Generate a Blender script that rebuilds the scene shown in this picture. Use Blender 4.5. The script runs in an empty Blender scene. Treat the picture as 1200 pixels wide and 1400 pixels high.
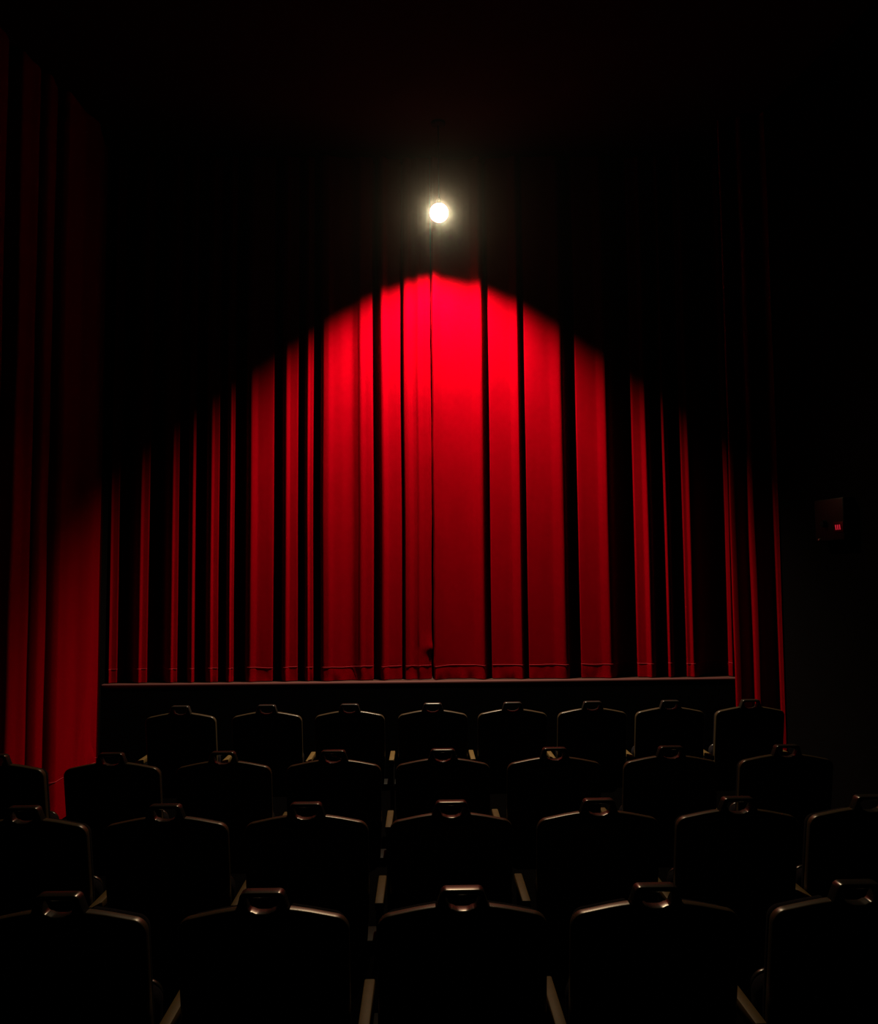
import bpy, bmesh, math, random
import numpy as np
from mathutils import Vector, Matrix, noise

random.seed(7)
S = bpy.context.scene
C = S.collection

# ------------------------------------------------------------------ camera
CAM = np.array([0.0, 0.0, 1.80])
F_PX, YAW, PITCH, ROLL = 1200.0, 0.0183, 0.0721, -0.0086
_fw = np.array([math.sin(YAW) * math.cos(PITCH), math.cos(YAW) * math.cos(PITCH), math.sin(PITCH)])
_r0 = np.array([math.cos(YAW), -math.sin(YAW), 0.0])
_u0 = np.cross(_r0, _fw)
_rt = _r0 * math.cos(ROLL) + _u0 * math.sin(ROLL)
_up = _u0 * math.cos(ROLL) - _r0 * math.sin(ROLL)
cam_d = bpy.data.cameras.new('camera')
cam = bpy.data.objects.new('camera', cam_d)
C.objects.link(cam)
cam.matrix_world = Matrix(((_rt[0], _up[0], -_fw[0], CAM[0]), (_rt[1], _up[1], -_fw[1], CAM[1]),
                           (_rt[2], _up[2], -_fw[2], CAM[2]), (0, 0, 0, 1)))
cam_d.sensor_fit = 'HORIZONTAL'
cam_d.sensor_width = 36.0
cam_d.lens = 36.0 * F_PX / 1200.0
cam_d.clip_start, cam_d.clip_end = 0.05, 60
S.camera = cam


def ray(px, py):
    return _fw + _rt * (px - 600) / F_PX + _up * (700 - py) / F_PX


def on_y(px, py, Y):
    """measured point of the photograph at depth Y"""
    d = ray(px, py)
    t = (Y - CAM[1]) / d[1]
    return CAM + d * t


# ------------------------------------------------------------------ world, light, exposure
w = bpy.data.worlds.new('dark')
S.world = w
w.use_nodes = True
w.node_tree.nodes['Background'].inputs[0].default_value = (0, 0, 0, 1)
w.node_tree.nodes['Background'].inputs[1].default_value = 0
# thin haze added to imitate lens bloom round the lamp: strongly forward scattering
_vs = w.node_tree.nodes.new('ShaderNodeVolumeScatter')
_vs.inputs['Color'].default_value = (1, 1, 1, 1)
_vs.inputs['Density'].default_value = 0.0009
_vs.inputs['Anisotropy'].default_value = 0.994
w.node_tree.links.new(_vs.outputs[0], w.node_tree.nodes['World Output'].inputs['Volume'])
S.view_settings.view_transform = 'Standard'
S.view_settings.look = 'None'
S.view_settings.exposure = 0.0
S.view_settings.gamma = 1.0
S.view_settings.use_curve_mapping = False
S.cycles.max_bounces = 8
S.cycles.volume_bounces = 0

YC = 7.80            # mean plane of the main curtain
LAMP_Y = 7.11
LAMP = on_y(600, 291, LAMP_Y)
LX, LZ = float(LAMP[0]), float(LAMP[2])
BULB_R = 0.078


def spot(name, power, half, blend, tilt, off, radius=0.03, color=(1.0, 0.80, 0.55)):
    l = bpy.data.lights.new(name, 'SPOT')
    l.energy, l.spot_size, l.spot_blend, l.shadow_soft_size, l.color = power, 2 * math.radians(half), blend, radius, color
    o = bpy.data.objects.new(name, l)
    C.objects.link(o)
    o.location = (LX + off[0], LAMP_Y + off[1], LZ + off[2])
    # a light looks along -Z; tilt it from straight down towards the audience (-Y)
    o.rotation_euler = (-math.radians(tilt), 0, 0)
    return o


# the lamp's downward beam and its weaker forward light, each just outside the glass of the bulb
spot('lamp_beam', 1250, 55, 0.7, -17, (0, 0, -BULB_R - 0.035))
spot('lamp_spill', 430, 60, 1.0, 40, (0, -0.93 * (BULB_R + 0.035), -0.39 * (BULB_R + 0.035)), color=(1.0, 0.74, 0.42))

# ------------------------------------------------------------------ materials
def mat(name, base, rough=0.6, spec=0.3, metal=0.0, sheen=0.0, sheen_tint=None, sheen_rough=0.5,
        nscale=0, nvar=0.0, bump=0.0, bscale=200, coat=0.0, emit=None, estr=0.0):
    m = bpy.data.materials.new(name)
    m.use_nodes = True
    nt = m.node_tree
    b = nt.nodes['Principled BSDF']
    b.inputs['Base Color'].default_value = (*base, 1)
    b.inputs['Roughness'].default_value = rough
    b.inputs['Specular IOR Level'].default_value = spec
    b.inputs['Metallic'].default_value = metal
    if sheen:
        b.inputs['Sheen Weight'].default_value = sheen
        b.inputs['Sheen Roughness'].default_value = sheen_rough
        b.inputs['Sheen Tint'].default_value = (*(sheen_tint or base), 1)
    if coat:
        b.inputs['Coat Weight'].default_value = coat
    if emit:
        b.inputs['Emission Color'].default_value = (*emit, 1)
        b.inputs['Emission Strength'].default_value = estr
    tc = nt.nodes.new('ShaderNodeTexCoord')
    if nvar:
        n = nt.nodes.new('ShaderNodeTexNoise')
        n.inputs['Scale'].default_value = nscale
        n.inputs['Detail'].default_value = 5
        nt.links.new(tc.outputs['Object'], n.inputs['Vector'])
        mx = nt.nodes.new('ShaderNodeMix')
        mx.data_type = 'RGBA'
        mx.inputs['A'].default_value = (*[c * (1 - nvar) for c in base], 1)
        mx.inputs['B'].default_value = (*[min(1, c * (1 + nvar)) for c in base], 1)
        nt.links.new(n.outputs['Fac'], mx.inputs['Factor'])
        nt.links.new(mx.outputs['Result'], b.inputs['Base Color'])
    if bump:
        n2 = nt.nodes.new('ShaderNodeTexNoise')
        n2.inputs['Scale'].default_value = bscale
        n2.inputs['Detail'].default_value = 3
        nt.links.new(tc.outputs['Object'], n2.inputs['Vector'])
        bp = nt.nodes.new('ShaderNodeBump')
        bp.inputs['Strength'].default_value = bump
        bp.inputs['Distance'].default_value = 0.003
        nt.links.new(n2.outputs['Fac'], bp.inputs['Height'])
        nt.links.new(bp.outputs['Normal'], b.inputs['Normal'])
    return m


M = {
    'velvet': mat('red_velvet', (0.16, 0.0, 0.0026), 1.0, 0.0, sheen=0.2, sheen_tint=(0.8, 0.0, 0.012), sheen_rough=0.5, nscale=6, nvar=0.10),
    'seam': mat('seam_thread', (0.32, 0.02, 0.028), 0.8, 0.1),
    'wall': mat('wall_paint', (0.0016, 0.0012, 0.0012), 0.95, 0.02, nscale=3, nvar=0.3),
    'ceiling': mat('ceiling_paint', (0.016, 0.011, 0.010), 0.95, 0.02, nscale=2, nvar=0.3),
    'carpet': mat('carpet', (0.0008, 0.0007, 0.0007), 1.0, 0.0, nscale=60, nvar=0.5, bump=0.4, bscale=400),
    'stage': mat('stage_deck', (0.05, 0.02, 0.016), 0.6, 0.15, nscale=5, nvar=0.3),
    'fascia': mat('stage_fascia', (0.0018, 0.0018, 0.002), 0.9, 0.0),
    'nosing': mat('stage_nosing', (0.10, 0.035, 0.035), 0.6, 0.15),
    'shell': mat('seat_shell', (0.036, 0.025, 0.013), 0.33, 0.30, nscale=30, nvar=0.15, bump=0.08, bscale=500),
    'plastic': mat('handle_plastic', (0.014, 0.012, 0.010), 0.27, 0.32),
    'fabric': mat('seat_fabric', (0.008, 0.007, 0.009), 1.0, 0.02, nscale=80, nvar=0.4, bump=0.3, bscale=600),
    'arm': mat('armrest_wood', (0.075, 0.047, 0.014), 0.6, 0.12, nscale=20, nvar=0.25),
    'iron': mat('stand_iron', (0.004, 0.004, 0.004), 0.6, 0.06),
    'tape': mat('loose_strip', (0.05, 0.05, 0.055), 0.4, 0.4),
    'black': mat('black_paint', (0.006, 0.006, 0.006), 0.7, 0.05),
    'bulb': mat('bulb_glass', (0.9, 0.85, 0.7), 0.5, 0.2, emit=(1.0, 0.90, 0.72), estr=2.2),
    'box': mat('box_plastic', (0.004, 0.0018, 0.0018), 0.5, 0.12),
    'led': mat('led_red', (0.3, 0.0, 0.02), 0.5, 0.2, emit=(1.0, 0.03, 0.06), estr=0.38),
    'ledwin': mat('led_window', (0.02, 0.001, 0.002), 0.3, 0.3),
    'metal': mat('grey_metal', (0.35, 0.36, 0.36), 0.35, 0.5, metal=0.8),
}

def pile(m, k):
    """velvet pile: countless short fibres, so the normal is scattered at random at fibre scale"""
    nt = m.node_tree
    tc = nt.nodes.new('ShaderNodeTexCoord')
    sc = nt.nodes.new('ShaderNodeVectorMath')
    sc.operation = 'SCALE'
    sc.inputs['Scale'].default_value = 5000
    wn = nt.nodes.new('ShaderNodeTexWhiteNoise')
    sub = nt.nodes.new('ShaderNodeVectorMath')
    sub.operation = 'SUBTRACT'
    sub.inputs[1].default_value = (0.5, 0.5, 0.5)
    mul = nt.nodes.new('ShaderNodeVectorMath')
    mul.operation = 'SCALE'
    mul.inputs['Scale'].default_value = 2 * k
    geo = nt.nodes.new('ShaderNodeNewGeometry')
    ad = nt.nodes.new('ShaderNodeVectorMath')
    nm = nt.nodes.new('ShaderNodeVectorMath')
    nm.operation = 'NORMALIZE'
    L = nt.links.new
    L(tc.outputs['Object'], sc.inputs[0])
    L(sc.outputs[0], wn.inputs['Vector'])
    L(wn.outputs['Color'], sub.inputs[0])
    L(sub.outputs[0], mul.inputs[0])
    L(geo.outputs['Normal'], ad.inputs[0])
    L(mul.outputs[0], ad.inputs[1])
    L(ad.outputs[0], nm.inputs[0])
    L(nm.outputs[0], nt.nodes['Principled BSDF'].inputs['Normal'])


pile(M['velvet'], 0.85)

# ------------------------------------------------------------------ helpers
def obj(name, bm_or_me, m, parent=None, smooth=True, sharp=None):
    if isinstance(bm_or_me, bmesh.types.BMesh):
        bmesh.ops.recalc_face_normals(bm_or_me, faces=bm_or_me.faces[:])
        me = bpy.data.meshes.new(name)
        bm_or_me.to_mesh(me)
        bm_or_me.free()
    else:
        me = bm_or_me
    if not me.materials:
        me.materials.append(M[m])
    if smooth:
        for p in me.polygons:
            p.use_smooth = True
        if sharp is not None:
            me.set_sharp_from_angle(angle=math.radians(sharp))
    o = bpy.data.objects.new(name, me)
    C.objects.link(o)
    if parent:
        o.parent = parent
    return o


def thing(name, label, cat, loc=(0, 0, 0), group=None, rz=0):
    o = bpy.data.objects.new(name, None)
    C.objects.link(o)
    o.empty_display_size = 0.1
    o.location = loc
    o.rotation_euler = (0, 0, rz)
    tag(o, label, cat, group)
    return o


def tag(o, label, cat=None, group=None, kind=None):
    o['label'] = label
    if cat:
        o['category'] = cat
    if group:
        o['group'] = group
    if kind:
        o['kind'] = kind
    return o


def struct(name, bm, m, label=None):
    o = obj(name, bm, m, smooth=False)
    o['kind'] = 'structure'
    if label:
        o['label'] = label
    return o


def add_box(bm, c, s, rot=None, bevel=0.0):
    r = bmesh.ops.create_cube(bm, size=1.0)
    mtx = Matrix.Translation(Vector(c)) @ (rot.to_4x4() if rot else Matrix()) @ Matrix.Diagonal((*s, 1))
    bmesh.ops.transform(bm, matrix=mtx, verts=r['verts'])
    if bevel:
        es = list({e for v in r['verts'] for e in v.link_edges})
        bmesh.ops.bevel(bm, geom=es, offset=bevel, segments=2, affect='EDGES', profile=0.5)
    return bm


def box(c, s, rot=None, bevel=0.0):
    return add_box(bmesh.new(), c, s, rot, bevel)


def prism(pts, z0, z1):
    bm = bmesh.new()
    a = [bm.verts.new((x, y, z0)) for x, y in pts]
    b = [bm.verts.new((x, y, z1)) for x, y in pts]
    bm.faces.new(a)
    bm.faces.new(b)
    n = len(pts)
    for i in range(n):
        bm.faces.new((a[i], a[(i + 1) % n], b[(i + 1) % n], b[i]))
    return bm


def offset_loop(pts, d):
    """inset a closed ccw (x,z) outline by d"""
    n = len(pts)
    out = []
    for i in range(n):
        p0, p1, p2 = pts[i - 1], pts[i], pts[(i + 1) % n]
        t = Vector((p2[0] - p0[0], p2[1] - p0[1]))
        t.normalize()
        out.append((p1[0] - t.y * d, p1[1] + t.x * d))
    return out


def slab(outline, y0, y1, r, holes=None, shear=None):
    """outline (x,z) extruded from y0 to y1, edges rounded by r; optional hole loop with as many points"""
    bm = bmesh.new()
    rings = []
    for a in (0, 30, 60, 90):
        rings.append((r * (1 - math.sin(math.radians(a))), y0 + r * (1 - math.cos(math.radians(a)))))
    for a in (90, 60, 30, 0):
        rings.append((r * (1 - math.sin(math.radians(a))), y1 - r * (1 - math.cos(math.radians(a)))))

    def place(x, y, z):
        return (x, y + (shear(x, z) if shear else 0), z)

    def loops(pl, sgn):
        L = []
        for ins, y in rings:
            L.append([bm.verts.new(place(x, y, z)) for x, z in offset_loop(pl, ins * sgn)])
        for k in range(len(L) - 1):
            n = len(pl)
            for i in range(n):
                bm.faces.new((L[k][i], L[k][(i + 1) % n], L[k + 1][(i + 1) % n], L[k + 1][i]))
        return L
    A = loops(outline, 1)
    if holes:
        B = loops(holes, -1)
        n = len(outline)
        for e in (0, -1):
            for i in range(n):
                bm.faces.new((A[e][i], A[e][(i + 1) % n], B[e][(i + 1) % n], B[e][i]))
    else:
        bm.faces.new(A[0])
        bm.faces.new(A[-1])
    return bm


def lathe(prof, n=24, axis_loc=(0, 0, 0)):
    bm = bmesh.new()
    rows = []
    for r, z in prof:
        if r < 1e-6:
            rows.append([bm.verts.new((axis_loc[0], axis_loc[1], axis_loc[2] + z))])
        else:
            rows.append([bm.verts.new((axis_loc[0] + r * math.cos(2 * math.pi * i / n), axis_loc[1] + r * math.sin(2 * math.pi * i / n), axis_loc[2] + z)) for i in range(n)])
    for a, b in zip(rows, rows[1:]):
        for i in range(n):
            if len(a) == 1 and len(b) > 1:
                bm.faces.new((a[0], b[i], b[(i + 1) % n]))
            elif len(b) == 1 and len(a) > 1:
                bm.faces.new((a[i], a[(i + 1) % n], b[0]))
            elif len(a) > 1:
                bm.faces.new((a[i], a[(i + 1) % n], b[(i + 1) % n], b[i]))
    return bm


def tube(path, r, n=8):
    bm = bmesh.new()
    path = [Vector(p) for p in path]
    rows = []
    for i, p in enumerate(path):
        t = (path[min(i + 1, len(path) - 1)] - path[max(i - 1, 0)]).normalized()
        u = t.cross(Vector((0.3, 0.2, 1)) if abs(t.z) < 0.9 else Vector((1, 0, 0))).normalized()
        v = t.cross(u)
        rows.append([bm.verts.new(p + r * (math.cos(2 * math.pi * k / n) * u + math.sin(2 * math.pi * k / n) * v)) for k in range(n)])
    for a, b in zip(rows, rows[1:]):
        for k in range(n):
            bm.faces.new((a[k], a[(k + 1) % n], b[(k + 1) % n], b[k]))
    bm.faces.new(rows[0])
    bm.faces.new(rows[-1])
    return bm


# ------------------------------------------------------------------ the room
STAGE_Y, STAGE_Z = 7.58, 0.90
SPLAY = 0.155
CEIL = float(on_y(690, 231, 7.95)[2])
XL0 = float(on_y(137, 985, STAGE_Y)[0])      # where the side walls meet the stage front
XR0 = float(on_y(1013, 950, STAGE_Y)[0])


def xl(Y):
    return XL0 - (STAGE_Y - Y) * SPLAY


def xr(Y):
    return XR0 + (STAGE_Y - Y) * SPLAY


YB, YF = 8.3, -2.2
T = 0.12
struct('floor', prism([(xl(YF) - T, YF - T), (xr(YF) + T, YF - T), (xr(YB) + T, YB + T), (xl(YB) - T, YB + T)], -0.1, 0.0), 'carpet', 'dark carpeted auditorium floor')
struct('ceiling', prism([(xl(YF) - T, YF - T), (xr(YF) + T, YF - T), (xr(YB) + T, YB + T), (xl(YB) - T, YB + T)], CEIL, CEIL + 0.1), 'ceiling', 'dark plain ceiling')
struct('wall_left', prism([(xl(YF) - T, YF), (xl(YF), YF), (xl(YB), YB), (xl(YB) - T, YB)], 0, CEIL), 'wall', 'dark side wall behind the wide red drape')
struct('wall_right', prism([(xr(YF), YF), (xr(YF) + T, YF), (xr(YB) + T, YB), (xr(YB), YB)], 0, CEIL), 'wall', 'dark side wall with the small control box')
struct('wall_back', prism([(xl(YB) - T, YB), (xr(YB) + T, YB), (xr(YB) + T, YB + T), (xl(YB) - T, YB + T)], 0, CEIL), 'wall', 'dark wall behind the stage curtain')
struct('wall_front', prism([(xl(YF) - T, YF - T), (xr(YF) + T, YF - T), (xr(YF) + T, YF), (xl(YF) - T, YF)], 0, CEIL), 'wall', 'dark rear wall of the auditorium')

# stage
st = thing('stage', 'low black stage with thin worn edge strip below the red curtain', 'stage', (0, STAGE_Y, 0))
g = 0.004
obj('fascia', prism([(xl(STAGE_Y) + g, 0.0), (xr(STAGE_Y) - g, 0.0), (xr(STAGE_Y) - g, 0.03), (xl(STAGE_Y) + g, 0.03)], 0.0, STAGE_Z - 0.045), 'fascia', st, smooth=False)
obj('deck', prism([(xl(STAGE_Y) + g, 0.03), (xr(STAGE_Y) - g, 0.03), (xr(YB) - g, YB - STAGE_Y - g), (xl(YB) + g, YB - STAGE_Y - g)], STAGE_Z - 0.045, STAGE_Z), 'stage', st, smooth=False)
obj('edge_strip', box(((xl(STAGE_Y) + xr(STAGE_Y)) / 2, 0.012, STAGE_Z - 0.012), (xr(STAGE_Y) - xl(STAGE_Y) - 2 * g, 0.034, 0.026), bevel=0.006), 'nosing', st)

# ------------------------------------------------------------------ curtains
def pchip(xs, ys, q):
    xs, ys = np.array(xs, float), np.array(ys, float)
    h = np.diff(xs)
    d = np.diff(ys) / h
    m = np.zeros_like(xs)
    for i in range(1, len(xs) - 1):
        if d[i - 1] * d[i] > 0:
            w1, w2 = 2 * h[i] + h[i - 1], h[i] + 2 * h[i - 1]
            m[i] = (w1 + w2) / (w1 / d[i - 1] + w2 / d[i])
    m[0], m[-1] = d[0], d[-1]
    k = np.clip(np.searchsorted(xs, q) - 1, 0, len(xs) - 2)
    t = (q - xs[k]) / h[k]
    return ((1 + 2 * t) * (1 - t) ** 2 * ys[k] + t * (1 - t) ** 2 * h[k] * m[k] + t * t * (3 - 2 * t) * ys[k + 1] + t * t * (t - 1) * h[k] * m[k + 1])


def X_at(px, p=0.05):
    return float(on_y(px, 800, YC - p)[0])


A_L = YC - LAMP_Y
RISE = 0.03
# lit folds of the two curtains as measured at mid height: outer side, inner side, crest height
LEFT = [(150, 162, .135), (192, 203, .135), (235, 243, .135), (262.5, 266, .135), (288, 298.5, .135), (314.5, 320, .13), (343, 373, .135),
        (391, 407, .13), (421, 428, .125), (443, 510, .14), (525, 549, .12)]
RIGHT = [(594, 660, .125), (672, 712, .13), (721, 770, .135), (790, 832, .135), (867, 887, .135), (906, 912, .13), (931, 945, .135), (990, 999, .135)]


LEFT = [(l, r, c + RISE) for l, r, c in LEFT]
RIGHT = [(l, r, c + RISE) for l, r, c in RIGHT]


def add(P, px, p):
    P.append((X_at(px, p), p))


def left_profile():
    P = [(XL0 + 0.03, 0.0)]
    for i, (l, r, c) in enumerate(LEFT):
        last = i + 1 == len(LEFT)
        nl, nc = (555, .115) if last else (LEFT[i + 1][0], LEFT[i + 1][2])
        gap = X_at(nl) - X_at(r)
        slope = (A_L - c) / max(0.2, LX - X_at(l))
        pr = max(min(c - 0.012, nc - gap * slope), c - 0.15)
        add(P, l, c)
        if (l, r) == (443, 510):
            pr = c - .060
            for px, dp in ((448, .002), (456, -.022), (466, -.040), (481, -.070), (489, -.048), (494, -.030), (500, -.044)):
                add(P, px, c + dp)
        else:
            add(P, l + 0.12 * (r - l), c - 0.25 * (c - pr))
            add(P, l + 0.30 * (r - l), c - 0.72 * (c - pr))
            add(P, l + 0.6 * (r - l), c - 0.85 * (c - pr))
        add(P, r, pr)
        D = min(max(gap * 1.5, 0.11), 0.20)
        add(P, r + (nl - r) * 0.10, pr - 0.75 * D)
        add(P, r + (nl - r) * 0.40, pr - D)
        add(P, r + (nl - r) * 0.62, pr - 0.8 * D)
        add(P, nl - min(5, (nl - r) * 0.25), nc - 0.016)
    for px, p in ((555, .115), (559, .122), (566, .090), (570, .100), (574, .125), (580, .112), (586, .118), (591, .085)):
        add(P, px, p)
    return P


def right_profile():
    P = []
    add(P, 592.5, .085)
    add(P, 595, .152)
    for i, (l, r, c) in enumerate(RIGHT):
        if i:
            r0, pc = RIGHT[i - 1][1], RIGHT[i - 1][2]
            gap = X_at(l) - X_at(r0)
            slope = (A_L - c) / max(0.2, X_at(r) - LX)
            pv = max(min(c - 0.012, pc - gap * slope), c - 0.15)
            D = min(max(gap * 1.5, 0.11), 0.20)
            add(P, r0 + min(5, (l - r0) * 0.25), pc - 0.016)
            add(P, l - (l - r0) * 0.62, pv - 0.8 * D)
            add(P, l - (l - r0) * 0.40, pv - D)
            add(P, l - (l - r0) * 0.10, pv - 0.75 * D)
            add(P, l, pv)
            add(P, r - 0.6 * (r - l), c - 0.85 * (c - pv))
            add(P, r - 0.30 * (r - l), c - 0.72 * (c - pv))
            add(P, r - 0.12 * (r - l), c - 0.25 * (c - pv))
        else:
            for px, p in ((600, .128), (607, .090), (618, .074), (634, .070), (646, .084), (653, .120)):
                add(P, px, p)
        add(P, r, c)
    P += [(XR0 - 0.05, -0.02)]
    return P


Z0, Z1 = STAGE_Z + 0.006, CEIL - 0.015
HEM = Z0 + 0.115


def hash_noise(*v):
    return noise.noise(Vector((v + (0, 0, 0))[:3]))


def curtain(name, prof, side, label):
    for j in range(1, len(prof)):
        if prof[j][0] <= prof[j - 1][0] + 0.002:
            prof[j] = (prof[j - 1][0] + 0.002, prof[j][1])
    xs0 = np.array([p[0] for p in prof])
    ys0 = np.array([p[1] for p in prof])
    n = 800
    q = np.linspace(xs0[0], xs0[-1], n)
    pv = pchip(xs0, ys0, q)
    zs = list(np.linspace(Z0, Z0 + 0.3, 16)) + list(np.linspace(Z0 + 0.34, Z1, 44))

    def pt(i, z, extra=0.0):
        h = (z - Z0) / (Z1 - Z0)
        x, p = float(q[i]), float(pv[i])
        # cloth hangs a little looser and spreads near the hem
        low = max(0.0, 1 - (z - Z0) / 0.16)
        wob = 0.007 * hash_noise(x * 2.2, z * 0.6, 3.1 + side)
        p = p * (1 - 0.12 * h * h) + 0.004 * hash_noise(x * 7, z * 0.9, 8.0)
        p += 0.010 * low * hash_noise(x * 16, z * 9, 1.7) + 0.0012 * hash_noise(x * 30, z * 5, 4.4)
        x2 = x + wob
        # meeting edges of the two curtains are not quite straight
        e = (q[-1] - x) if side < 0 else (x - q[0])
        if e < 0.30:
            k = (1 - e / 0.30) ** 2
            lowk = max(0.0, 1 - (z - Z0) / 1.9)
            x2 += k * (0.006 * hash_noise(z * 2.1, 5.5 * side, 0.4) + 0.004 * hash_noise(z * 9, 2.5 * side, 0.9))
            if side < 0:
                x2 -= k * 0.010 * lowk
                p -= k * 0.035 * lowk * (0.7 + 0.5 * math.sin(e * 40))
                bump_ = math.exp(-((z - Z0 - 0.27) / 0.05) ** 2)
                p += 0.012 * bump_ * math.exp(-((e - 0.03) / 0.04) ** 2)
                x2 += 0.008 * bump_ * k
            else:
                x2 += k * 0.008 * math.sin(z * 3.1 + 1) * lowk
        return (x2, YC - p - extra, z)
    verts, faces = [], []
    for z in zs:
        for i in range(n):
            verts.append(pt(i, z))
    for k in range(len(zs) - 1):
        for i in range(n - 1):
            a = k * n + i
            faces.append((a, a + 1, a + n + 1, a + n))
    root = thing(name, label, 'curtain', (0, 0, 0), 'stage curtain halves')
    me = bpy.data.meshes.new('cloth')
    me.from_pydata(verts, [], faces)
    obj('cloth', me, 'velvet', root)
    # stitched hem seam: a thin raised cord of thread along the folds
    sv, sf = [], []
    for i in range(n):
        zz = HEM + 0.008 * hash_noise(float(q[i]) * 5, 9.1, side)
        x, y, z = pt(i, zz, 0.0015)
        sv += [(x, y, z - 0.0022), (x, y - 0.0022, z), (x, y, z + 0.0022)]
    for i in range(n - 1):
        a = i * 3
        sf += [(a, a + 3, a + 4, a + 1), (a + 1, a + 4, a + 5, a + 2)]
    me = bpy.data.meshes.new('hem_seam')
    me.from_pydata(sv, [], sf)
    obj('hem_seam', me, 'seam', root)
    return root


curtain('stage_curtain', left_profile(), -1, 'pleated red velvet curtain half reaching towards the wide side drape')
curtain('stage_curtain', right_profile(), 1, 'pleated red velvet curtain half with broad flat panel at its meeting edge')


def side_drape(name, plan, side, label, hem=0.30, flare=None):
    """plan: the folded line of the drape seen from above, (X, Y) from the stage end on"""
    P = np.array(plan, float)
    s0 = np.concatenate([[0], np.cumsum(np.hypot(*np.diff(P, axis=0).T))])
    n = 420
    q = np.linspace(0, s0[-1], n)
    px_, py_ = pchip(s0, P[:, 0], q), pchip(s0, P[:, 1], q)
    zb, zt = 0.012, CEIL - 0.012
    zs = list(np.linspace(zb, 0.6, 14)) + list(np.linspace(0.68, zt, 44))

    def pt(i, z, extra=0.0):
        s, X, Y = float(q[i]), float(px_[i]), float(py_[i])
        low = max(0.0, 1 - (z - zb) / 0.5)
        X -= side * (0.006 * hash_noise(s * 6, z * 1.2, 2.0 + side) + 0.015 * low * hash_noise(s * 9, z * 5, 5.0))
        Y += 0.014 * hash_noise(s * 3, z * 0.8, 7.7 + side)
        if flare:
            dx, dy = flare(X, Y, z)
            X, Y = X + dx, Y + dy
        X = max(X, xl(Y) + 0.012) + extra if side < 0 else min(X, xr(Y) - 0.012) - extra
        return (X, Y - extra, z)
    verts = [pt(i, z) for z in zs for i in range(n)]
    faces = [(k * n + i, k * n + i + 1, (k + 1) * n + i + 1, (k + 1) * n + i) for k in range(len(zs) - 1) for i in range(n - 1)]
    root = thing(name, label, 'curtain', (0, 0, 0), 'side wall drapes')
    me = bpy.data.meshes.new('cloth')
    me.from_pydata(verts, [], faces)
    obj('cloth', me, 'velvet', root)
    sv, sf = [], []
    for i in range(n):
        x, y, z = pt(i, zb + hem + 0.01 * hash_noise(float(q[i]) * 4, 2.2, side), 0.002)
        sgn = 1 if side < 0 else -1
        sv += [(x, y, z - 0.0025), (x + sgn * 0.002, y - 0.002, z), (x, y, z + 0.0025)]
    for i in range(n - 1):
        a = i * 3
        sf += [(a, a + 3, a + 4, a + 1), (a + 1, a + 4, a + 5, a + 2)]
    me = bpy.data.meshes.new('hem_seam')
    me.from_pydata(sv, [], sf)
    obj('hem_seam', me, 'seam', root)
    return root


def off_left(px, d, dY=0.0):
    """point standing d off the splayed side wall, met by the line of sight through column px"""
    v = ray(px, 900)
    k = v[0] / v[1]                       # X = k Y
    Y = (XL0 + d - STAGE_Y * SPLAY) / (k - SPLAY) + dY
    return (xl(Y) + d, Y)


LPLAN = [tuple(on_y(136, 900, 7.50)[:2]), tuple(on_y(129, 900, 7.515)[:2]), off_left(123.5, .05, .05), off_left(122, .10, .02), off_left(121, .15), off_left(112, .145), off_left(101, .135), off_left(92, .155), off_left(83, .165), off_left(80, .170)]
LPLAN += [(LPLAN[-1][0] - 0.035, LPLAN[-1][1] - 0.035), (LPLAN[-1][0] - 0.14, LPLAN[-1][1] - 0.05)]
LPLAN += [off_left(57, .06, .02), off_left(56, .14), off_left(53, .155), off_left(50.5, .155)]
LPLAN += [(LPLAN[-1][0] - 0.055, LPLAN[-1][1] - 0.03), off_left(37, .10), off_left(34, .13), off_left(24, .125), off_left(14, .14), off_left(11, .135)]
LPLAN += [(LPLAN[-1][0] - 0.12, LPLAN[-1][1] - 0.03), off_left(-12, .05), off_left(-16, .14), off_left(-30, .13), off_left(-34, .05), off_left(-50, .05), off_left(-55, .14), off_left(-70, .05)]


def flare_left(X, Y, z):
    k = math.exp(-((z - 0.33) / 0.12) ** 2) * math.exp(-((Y - 7.30) / 0.10) ** 2)
    fold = 0.014 * math.tanh((7.06 + (z - 0.85) * 0.22 - Y) / 0.03) if 6.95 < Y < 7.5 and z > 0.2 else 0.0
    fold *= max(0.0, min(1.0, (Y - 6.95) / 0.08)) * max(0.0, min(1.0, (7.5 - Y) / 0.08)) * max(0.0, min(1.0, (3.0 - z) / 0.6))
    return (0.05 * k + fold, 0.0)


side_drape('side_drape', LPLAN, -1, 'wide red velvet drape on the side wall opposite the control box', flare=flare_left)


def col(px, Y):
    return (float(on_y(px, 900, Y)[0]), Y)


RPLAN = [col(p, y) for p, y in ((1004, 7.05), (1006, 7.035), (1012, 7.03), (1025, 7.06), (1029, 7.04), (1032, 6.99), (1038, 6.97), (1048, 7.00), (1066, 6.98), (1070, 6.95), (1073.5, 6.90), (1078, 6.885), (1087, 6.93))]
side_drape('side_drape', RPLAN, 1, 'narrow dark red drape beside the stage on the control box wall')

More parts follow.
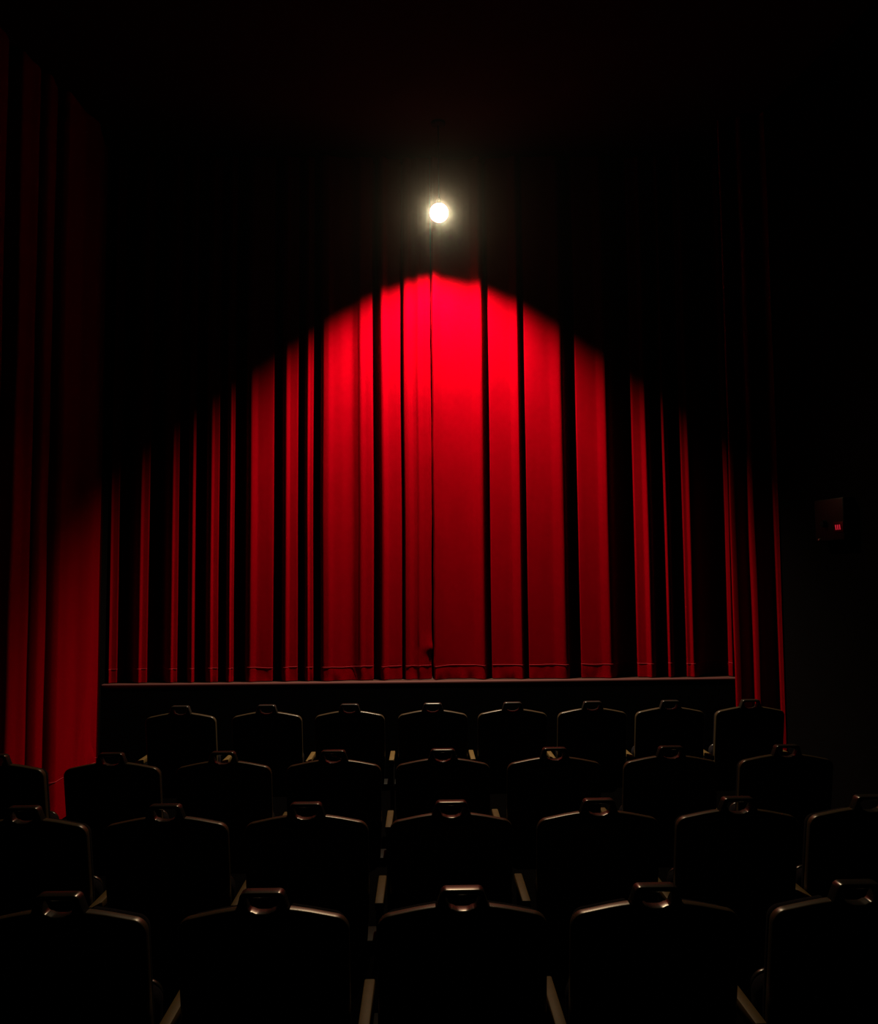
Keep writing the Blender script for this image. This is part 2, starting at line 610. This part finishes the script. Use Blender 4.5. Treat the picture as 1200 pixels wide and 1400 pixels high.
# ------------------------------------------------------------------ hanging lamp
lp = thing('hanging_lamp', 'glowing warm white globe lamp hanging in front of the curtain', 'lamp', (LX, LAMP_Y, CEIL))
dz = LZ - CEIL
obj('ceiling_plate', lathe([(0, 0), (0.06, 0), (0.06, -0.02), (0.045, -0.03), (0, -0.03)]), 'black', lp, sharp=40)
obj('cord', tube([(0, 0, -0.02), (0, 0, dz + 0.10)], 0.006), 'black', lp)
obj('socket', lathe([(0, dz + 0.125), (0.012, dz + 0.12), (0.022, dz + 0.10), (0.026, dz + BULB_R * 0.95), (0.02, dz + BULB_R * 0.9), (0, dz + BULB_R * 0.9)]), 'black', lp, sharp=40)
obj('bulb', lathe([(BULB_R * math.sin(math.pi * k / 18), dz + BULB_R * math.cos(math.pi * k / 18)) for k in range(19)], 32), 'bulb', lp)

# ------------------------------------------------------------------ seats
def arc(cx, cz, r, a0, a1, n):
    return [(cx + r * math.cos(math.radians(a0 + (a1 - a0) * k / n)), cz + r * math.sin(math.radians(a0 + (a1 - a0) * k / n))) for k in range(n + 1)]


H_TOP = 0.939                                  # top of the grab handle above the floor
REC = lambda x, z: (0.90 - z) * 0.20           # recline: lower parts stand further forward


def shell_outline():
    hw, r = 0.236, 0.042
    top = lambda x: 0.894 - 0.030 * (abs(x) / 0.2) ** 1.7
    pts = [(-hw + 0.012, 0.34), (-0.1, 0.325), (0.1, 0.325), (hw - 0.012, 0.34), (hw, 0.55), (hw, 0.75)]
    zt = top(hw - r)
    pts += arc(hw - r, zt - r, r, 0, 84, 7)
    for x in (0.17, 0.13, 0.095, 0.075, 0.068, 0.055, 0.0, -0.055, -0.068, -0.075, -0.095, -0.13, -0.17):
        pts.append((x, top(x) if abs(x) > 0.07 else (0.865 if abs(x) > 0.06 else 0.858)))
    pts += arc(-hw + r, zt - r, r, 96, 180, 7)
    pts += [(-hw, 0.75), (-hw, 0.55)]
    return pts


def rounded(hw_t, hw_b, z0, z1, r, n=6, sag=0.0):
    """rounded trapezoid, ccw from bottom; sag lowers the middle of the bottom edge"""
    p = []
    p += arc(-hw_b + r, z0 + r, r, 180, 270, n)
    p += [(x, z0 - sag * (1 - (x / (hw_b)) ** 2)) for x in np.linspace(-hw_b + r, hw_b - r, 7)[1:-1]]
    p += arc(hw_b - r, z0 + r, r, 270, 360, n)
    p += arc(hw_t - r, z1 - r, r, 0, 90, n)
    p += [(x, z1) for x in np.linspace(hw_t - r, -hw_t + r, 7)[1:-1]]
    p += arc(-hw_t + r, z1 - r, r, 90, 180, n)
    return [(float(a), float(b)) for a, b in p]


shell_bm = slab(shell_outline(), -0.030, 0.012, 0.010, shear=REC)
proto = {}


def seat_mesh(key, bm, m, sharp=None):
    bmesh.ops.recalc_face_normals(bm, faces=bm.faces[:])
    me = bpy.data.meshes.new(key)
    bm.to_mesh(me)
    bm.free()
    me.materials.append(M[m])
    for p in me.polygons:
        p.use_smooth = True
    if sharp:
        me.set_sharp_from_angle(angle=math.radians(sharp))
    proto[key] = me


seat_mesh('back_shell', shell_bm, 'shell', 50)
pad = [(x * 0.95, 0.36 + (z - 0.34) * 0.94) for x, z in shell_outline()]
seat_mesh('back_cushion', slab(pad, 0.016, 0.075, 0.025, shear=REC), 'fabric', 60)
seat_mesh('grab_handle', slab(rounded(0.062, 0.080, 0.846, H_TOP, 0.018), -0.036, 0.016, 0.009,
                              holes=rounded(0.047, 0.040, 0.884, 0.924, 0.013, sag=0.006), shear=REC), 'plastic', 50)
sc_out = rounded(0.225, 0.21, 0.27, 0.60, 0.05)
seat_mesh('seat_cushion', slab(sc_out, 0.135, 0.225, 0.03, shear=lambda x, z: (0.6 - z) * 0.18), 'fabric', 60)
seat_mesh('seat_pan', slab([(x * 0.94, 0.29 + (z - 0.27) * 0.93) for x, z in sc_out], 0.226, 0.250, 0.008, shear=lambda x, z: (0.6 - z) * 0.18), 'plastic', 50)
seat_mesh('hinge_arm', box((0, 0.155, 0.36), (0.080, 0.15, 0.05), bevel=0.008), 'iron', 50)

# stand shared by two neighbouring seats: floor plate, upright panel, armrest
ARM_Z = 0.563
up = [(0.10, 0.0), (0.22, 0.0), (0.20, 0.10), (0.24, 0.30), (0.235, ARM_Z - 0.03), (0.01, ARM_Z - 0.03), (0.03, 0.42), (0.12, 0.30), (0.13, 0.10)]
ub = bmesh.new()
va = [ub.verts.new((-0.013, y, z)) for y, z in up]
vb = [ub.verts.new((0.013, y, z)) for y, z in up]
ub.faces.new(va)
ub.faces.new(vb)
for i in range(len(up)):
    j = (i + 1) % len(up)
    ub.faces.new((va[i], va[j], vb[j], vb[i]))
seat_mesh('upright', ub, 'iron', 30)
seat_mesh('armrest', box((0, 0.135, ARM_Z - 0.014), (0.033, 0.31, 0.030), bevel=0.005), 'arm', 40)
seat_mesh('floor_plate', box((0, 0.16, 0.008), (0.075, 0.26, 0.016), bevel=0.004), 'iron', 40)
bolt_bm = lathe([(0, 0.022), (0.006, 0.022), (0.009, 0.019), (0.009, 0.0), (0, 0.0)], 10)
seat_mesh('bolt', bolt_bm, 'iron', 40)


def put(key, parent, loc=(0, 0, 0), name=None):
    o = bpy.data.objects.new(name or key, proto[key])
    C.objects.link(o)
    o.parent = parent
    o.location = loc
    return o


NUM = ['', 'one place', 'two places', 'three places', 'four places']
ORD = ['', 'first', 'second', 'third', 'fourth', 'fifth']
ROWS = [
    ('first row', 'first row from the stage', 6.04, [(247.5, 963), (365, 963), (478, 961.7), (591.3, 960.7), (700.2, 959.4), (809, 957.8), (915, 956.2), (1024, 955)], 3),
    ('second row', 'second row from the stage', 4.458, [(-4, 1022), (154, 1020.3), (306, 1021), (456, 1019.3), (605, 1016.5), (757, 1016), (915.5, 1014), (1073, 1012)], 4),
    ('third row', 'third row from the stage', 3.4485, [(35, 1106), (227.5, 1103), (419, 1101), (616.5, 1097), (817, 1096.5), (1006.5, 1094), (1187, 1090)], 3),
    ('fourth row', 'fourth row from the stage', 2.513, [(84, 1219.8), (360.5, 1215), (631.5, 1209), (894, 1205), (1167, 1200)], 2),
]
for rname, rdesc, Y, pts, mid in ROWS:
    X = [float(on_y(px, py, Y)[0]) for px, py in pts]
    mids = [(a + b) / 2 for a, b in zip(X, X[1:])]
    mids = [X[0] - (X[1] - X[0]) / 2] + mids + [X[-1] + (X[-1] - X[-2]) / 2]
    for i, x in enumerate(X):
        k = i - mid
        way = 'towards the wide side drape' if k < 0 else 'towards the wall control box'
        where = 'in line with the hanging lamp' if k == 0 else f'{NUM[abs(k)]} from lamp line {way}'
        lab = f'black seat, {rname} from stage, {where}'
        extra = None
        if rname == 'second row' and i == 3:
            lab, extra = 'black seat, second row from stage, loose strip slanting across its handle opening', 'strip'
        elif rname == 'second row' and k == 0:
            lab, extra = 'black seat, second row from stage, with sagging cord across its back', 'cord'
        t = thing('theatre_seat', lab, 'seat', (x, Y, 0), f'black seats in the {rname}')
        for key in ('back_shell', 'back_cushion', 'grab_handle', 'seat_cushion', 'seat_pan'):
            put(key, t)
        for sx, reach in ((-1, x - mids[i]), (1, mids[i + 1] - x)):
            o = put('hinge_arm', t, (sx * (0.18 + reach - 0.0145) / 2, 0, 0))
            o.scale = ((reach - 0.0145 - 0.18) / 0.080, 1, 1)
        if extra == 'strip':
            o = obj('loose_strip', tube([(-0.030, -0.012, 0.926), (-0.005, -0.018, 0.912), (0.022, -0.016, 0.902), (0.036, -0.008, 0.893)], 0.0035), 'tape', t)
            o['label'] = 'thin grey strip hanging in the handle opening'
        if extra == 'cord':
            pth = []
            for k2 in range(25):
                u = k2 / 24
                xx = -0.222 + 0.26 * u
                zz = 0.842 - 0.055 * 4 * u * (1 - u) * 0.55 + 0.008 * u
                pth.append((xx, REC(xx, zz) - 0.034, zz))
            o = obj('sagging_cord', tube(pth, 0.003), 'tape', t)
            o['label'] = 'thin grey cord sagging across the back'
    for i, x in enumerate(mids):
        k = i - mid            # stand i is on the drape side of seat i
        if k <= 0:
            where = f'{ORD[1 - k] if 1 - k < 6 else "last"} from lamp line towards the wide side drape'
        else:
            where = f'{ORD[k] if k < 6 else "last"} from lamp line towards the wall control box'
        t = thing('armrest_stand', f'brown-topped armrest stand, {rname} from stage, {where}', 'armrest', (x, Y, 0), f'armrest stands of the {rname}')
        u = put('upright', t, (0, 0, 0.0))
        put('armrest', t)
        f = put('floor_plate', t)
        for yy in (0.06, 0.26):
            put('bolt', f, (0.0 if yy < 0.1 else 0.0, yy, 0))

# ------------------------------------------------------------------ control box on the side wall
BY = 6.13
bp = on_y(1128, 711, BY)
ang = math.atan(SPLAY)
# local frame: +x out of the wall into the room, +y towards the stage
cb = thing('control_box', 'small dark wall box with glowing red digits beside narrow drape', 'control box', (xr(BY), BY, float(bp[2])), rz=0)
cb.rotation_euler = (0, 0, math.pi + ang)
# after the turn local +x points into the room and local +y towards the audience
obj('body', box((0.045, 0, 0), (0.09, 0.34, 0.30), bevel=0.012), 'box', cb)
obj('display_window', box((0.092, 0.11, -0.055), (0.006, 0.11, 0.07), bevel=0.002), 'ledwin', cb)
dw = cb.children[-1]
for k in range(3):
    bmk = bmesh.new()
    y0 = 0.085 + k * 0.022
    pts = [(y0, -0.075), (y0 + 0.009, -0.075), (y0 + 0.003, -0.040), (y0 - 0.006, -0.040)]
    a = [bmk.verts.new((0.0955, y, z)) for y, z in pts]
    b = [bmk.verts.new((0.0980, y, z)) for y, z in pts]
    bmk.faces.new(a)
    bmk.faces.new(b)
    for i in range(4):
        bmk.faces.new((a[i], a[(i + 1) % 4], b[(i + 1) % 4], b[i]))
    obj('digit', bmk, 'led', dw, smooth=False)
kn = lathe([(0, 0.03), (0.022, 0.028), (0.026, 0.0), (0, 0.0)], 16)
bmesh.ops.transform(kn, matrix=Matrix.Translation((0.09, -0.045, -0.025)) @ Matrix.Rotation(math.radians(90), 4, 'Y'), verts=kn.verts)
obj('knob', kn, 'black', cb, sharp=40)
kn = lathe([(0, 0.012), (0.007, 0.010), (0.009, 0.0), (0, 0.0)], 12)
bmesh.ops.transform(kn, matrix=Matrix.Translation((0.09, -0.115, -0.135)) @ Matrix.Rotation(math.radians(90), 4, 'Y'), verts=kn.verts)
obj('screw', kn, 'metal', cb, sharp=40)
